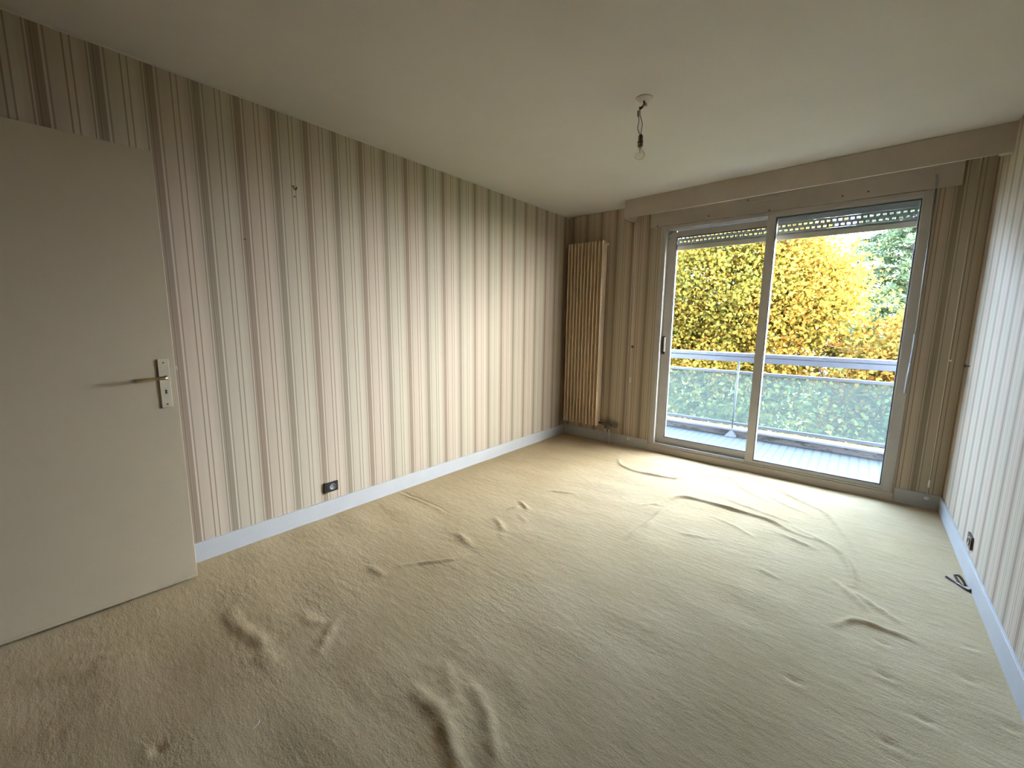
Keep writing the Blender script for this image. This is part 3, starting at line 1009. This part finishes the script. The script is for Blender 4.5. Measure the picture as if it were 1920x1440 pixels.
def blob_points(blobs, n, seed, clump=0.28, per=14):
    """leaf clusters on and inside a set of ellipsoids (cx,cy,cz,rx,ry,rz)"""
    rng = np.random.default_rng(seed)
    vol = np.array([b[3] * b[4] + b[4] * b[5] + b[3] * b[5] for b in blobs]); vol /= vol.sum()
    k = n // per
    bi = rng.choice(len(blobs), k, p=vol)
    B = np.array(blobs)[bi]
    d = rng.normal(size=(k, 3)); d /= np.linalg.norm(d, axis=1)[:, None]
    r = rng.uniform(0.45, 1.0, k) ** 0.5
    cc = B[:, :3] + d * r[:, None] * B[:, 3:]
    P = np.repeat(cc, per, 0) + rng.normal(scale=clump, size=(k * per, 3)) * [1, 1, 0.7]
    return P[P[:, 2] > GZ + 0.1]


def broad_tree(name, label, x, y, blobs, n, size, mat, seed, group):
    t = thing(name, label, 'tree', (x, y, GZ), group=group)
    rng = random.Random(seed)
    bm = bmesh.new()
    top = max(b[2] for b in blobs)
    tube(bm, spline([(x, y, GZ - 0.1), (x + .1, y, GZ + 2), (x - .05, y + .1, (GZ + top) / 2 + 1), (x + .1, y, top)], 6), [0.22 - 0.0085 * i for i in range(19)], 10)
    obj('trunk', bm, M['bark'], t, True)
    who = seed
    claim([(x + dx, y, GZ + k * .1) for k in range(int((top - GZ) * 10)) for dx in (-.1, .1)], who)
    for b in blobs:
        bm = bmesh.new()
        s = Vector((x, y, min(b[2] - 0.6, (GZ + top) / 2 + rng.uniform(0, 1.0))))
        e = Vector(b[:3])
        mid = s.lerp(e, .5) + Vector((rng.uniform(-.2, .2), rng.uniform(-.2, .2), .25))
        lim = spline([s, mid, e], 6)
        ok = free([tuple(p) for p in spline([s, mid, e], 30)], who).all()
        if ok:
            tube(bm, lim, [0.09 - 0.0065 * i for i in range(13)], 8)
            claim([tuple(p) for p in spline([s, mid, e], 30)], who)
        for _ in range(7):
            a = s.lerp(e, rng.uniform(.5, 1))
            q = Vector(b[:3]) + Vector((rng.uniform(-1, 1) * b[3], rng.uniform(-1, 1) * b[4], rng.uniform(-.8, .9) * b[5])) * 0.9
            pth = [a, a.lerp(q, .5) + Vector((0, 0, .12)), q]
            if not ok or not free([tuple(p) for p in spline(pth, 25)], who).all(): continue
            claim([tuple(p) for p in spline(pth, 25)], who)
            tube(bm, spline(pth, 4), [0.03 - 0.003 * i for i in range(9)], 5)
        if len(bm.verts) == 0:
            bm.free(); continue
        obj('branch', bm, M['bark'], t, True)
    def leaves():
        P = blob_points(blobs, n, seed)
        P = P[free(P, who)]
        claim(P, who)
        leaf_object('foliage', P, size, mat, t, seed + 1)
    GROW.append(leaves)
    return t


GRP = 'autumn trees beyond the balcony'
broad_tree('autumn_tree', 'big golden autumn tree filling the view behind the left leaf', -0.3, 12.6,
           [(-0.3, 12.4, 2.4, 2.3, 1.7, 1.9), (-1.9, 12.2, 1.2, 1.6, 1.5, 1.9), (0.9, 12.0, 1.3, 1.5, 1.5, 1.7), (-0.6, 11.6, -0.2, 2.3, 1.4, 1.3), (1.45, 12.2, 2.25, 0.9, 0.9, 0.9), (1.75, 12.2, 1.5, 0.7, 0.8, 0.8), (1.95, 12.3, 2.2, 0.5, 0.6, 0.65), (0.2, 12.2, 3.4, 1.6, 1.2, 0.9)],
           110000, 0.088, M['leaf_gold'], 11, GRP)
broad_tree('autumn_tree', 'lower amber orange tree in front of the conifer', 3.6, 12.2,
           [(3.4, 12.0, 0.5, 1.5, 1.3, 1.15), (2.2, 11.7, -0.1, 1.4, 1.2, 1.3), (4.8, 12.3, 0.4, 1.5, 1.3, 1.2), (2.1, 12.3, 0.9, 0.75, 0.8, 0.9)],
           60000, 0.085, M['leaf_amber'], 23, GRP)
broad_tree('autumn_tree', 'yellow tree at the left edge of the garden view', -5.6, 13.5,
           [(-5.6, 13.4, 1.8, 2.4, 1.8, 2.2), (-4.2, 12.8, 0.4, 1.8, 1.4, 1.8), (-6.8, 13.2, 0.2, 1.8, 1.5, 1.9)],
           30000, 0.115, M['leaf_gold'], 31, GRP)
broad_tree('autumn_tree', 'olive green tree low behind the balcony railing', 0.2, 10.4,
           [(-0.4, 10.4, -0.9, 1.7, 1.0, 1.05), (1.5, 10.5, -0.8, 1.5, 1.0, 1.0), (-2.2, 10.6, -1.0, 1.5, 1.0, 1.1)],
           30000, 0.10, M['leaf_olive'], 41, GRP)
broad_tree('autumn_tree', 'olive green tree low behind the right glass panel', 3.6, 10.6,
           [(3.2, 10.6, -0.9, 1.6, 1.0, 1.0), (4.9, 10.8, -0.8, 1.5, 1.0, 1.1)],
           18000, 0.10, M['leaf_olive'], 43, GRP)


def conifer(x, y, top, r0, seed):
    t = thing('conifer_tree', 'tall pale green conifer behind the amber tree', 'tree', (x, y, GZ))
    rng = random.Random(seed)
    bm = bmesh.new()
    tube(bm, [(x, y, GZ - .1), (x, y, (GZ + top) / 2), (x, y, top)], [0.22, 0.14, 0.02], 10)
    obj('trunk', bm, M['bark'], t, True)
    bm = bmesh.new()
    pts = []
    z = GZ + 1.5
    while z < top - 0.2:
        f = (top - z) / (top - GZ)
        L = r0 * (0.25 + 0.9 * f)
        k = 7
        for i in range(k):
            a = 2 * math.pi * (i + rng.random() * .7) / k + z * 2
            l = L * rng.uniform(.7, 1.15)
            e = Vector((x + math.cos(a) * l, y + math.sin(a) * l, z + 0.10 * l - rng.uniform(0, .2)))
            s = Vector((x, y, z))
            tube(bm, spline([s, s.lerp(e, .5) + Vector((0, 0, .12)), e], 3), [0.03, 0.026, 0.022, 0.018, 0.014, 0.010, 0.006], 5)
            for j in range(int(70 * l / 1.5) + 8):
                u = rng.uniform(.22, 1.0)
                p = s.lerp(e, u) + Vector((0, 0, .12 * math.sin(u * 3.1)))
                wdt = 0.30 * (1.15 - u)
                pts.append((p.x + rng.gauss(0, wdt * .6), p.y + rng.gauss(0, wdt * .6), p.z + rng.gauss(-.05, .055)))
        z += 0.30
    obj('branches', bm, M['bark'], t, True)
    pts = np.array(pts)
    pts = np.repeat(pts, 4, 0) + np.random.default_rng(seed).normal(scale=.06, size=(len(pts) * 4, 3)) * [1, 1, .6]
    pts = pts[free(pts, seed)]
    claim(pts, seed)
    leaf_object('needles', pts, 0.13, M['needle'], t, seed, aspect=0.35, flat=0.55)


GROW.append(lambda: conifer(3.55, 16.5, 9.0, 2.5, 5))


def shrub(x, y, rx, rz, seed, label):
    t = thing('shrub', label, 'shrub', (x, y, GZ), group='green shrubs below the balcony')
    bm = bmesh.new()
    rng = random.Random(seed)
    for i in range(6):
        e = (x + rng.uniform(-.6, .6) * rx, y + rng.uniform(-.4, .4), GZ + rz * rng.uniform(1.0, 1.7))
        tube(bm, spline([(x + rng.uniform(-.1, .1), y, GZ - .05), (x + rng.uniform(-.2, .2), y, GZ + rz * .6), e], 4), [0.04 - .004 * k for k in range(9)], 6)
    obj('stems', bm, M['bark'], t, True)
    claim([(x + a * .2, y + b * .2, GZ + k * .1) for a in (-1, 0, 1) for b in (-1, 0, 1) for k in range(int(rz * 10))], seed)

    def leaves():
        P = blob_points([(x, y, GZ + rz, rx, 0.9, rz)], int(11000 * rx), seed, 0.2)
        P = P[free(P, seed)]
        claim(P, seed)
        leaf_object('foliage', P, 0.085, M['shrub'], t, seed + 3)
    GROW.append(leaves)


shrub(-2.9, 8.3, 0.85, 1.05, 61, 'dense green shrub at the far left below the railing')
shrub(-0.9, 8.3, 0.9, 1.10, 62, 'dense green shrub below the railing behind the left leaf')
shrub(1.1, 8.3, 0.9, 1.0, 63, 'dense green shrub below the railing at the middle stile')
shrub(3.1, 8.3, 0.9, 1.08, 64, 'dense green shrub below the railing behind the right leaf')
shrub(5.1, 8.3, 0.9, 1.1, 65, 'dense green shrub at the far right below the railing')

def hedge():
    t = thing('hedge', 'dense olive green hedge closing the garden behind the trees', 'hedge', (2.0, 19.6, GZ))
    bm = bmesh.new()
    for i in range(26):
        x = -9.5 + i * 0.95
        tube(bm, [(x, 19.6, GZ - .05), (x + .05, 19.6, GZ + 3.0)], [0.07, 0.03], 6)
    obj('stems', bm, M['bark'], t, True)
    rg = np.random.default_rng(77)
    k = 26000
    P = np.stack([rg.uniform(-10, 15, k), 19.6 + rg.uniform(-.75, .75, k), GZ + rg.uniform(.05, 1, k) * (5.1 + .25 * np.sin(rg.uniform(-10, 15, k)))], 1)
    P = P[free(P, 88)]
    leaf_object('foliage', P, 0.17, M['leaf_olive'], t, 78)


GROW.append(hedge)
grow_all()
rng = np.random.default_rng(9)
n = 6000
C = np.stack([rng.uniform(-6, 8, n), rng.uniform(5.6, 13, n), GZ + rng.uniform(.01, .06, n)], 1)
TR = [(-0.3, 12.6), (3.6, 12.2), (-5.6, 13.5), (0.2, 10.4), (3.6, 10.6), (-2.9, 8.3), (-0.9, 8.3), (1.1, 8.3), (3.1, 8.3), (5.1, 8.3)]
C = C[free(C, 127) & np.all([np.hypot(C[:, 0] - a, C[:, 1] - b) > 0.55 for a, b in TR], axis=0)]
tag(leaf_object('fallen_leaves', C, 0.11, M['fallen'], None, 3, flat=0.8), 'golden fallen leaves scattered over the lawn', 'leaves', kind='stuff')
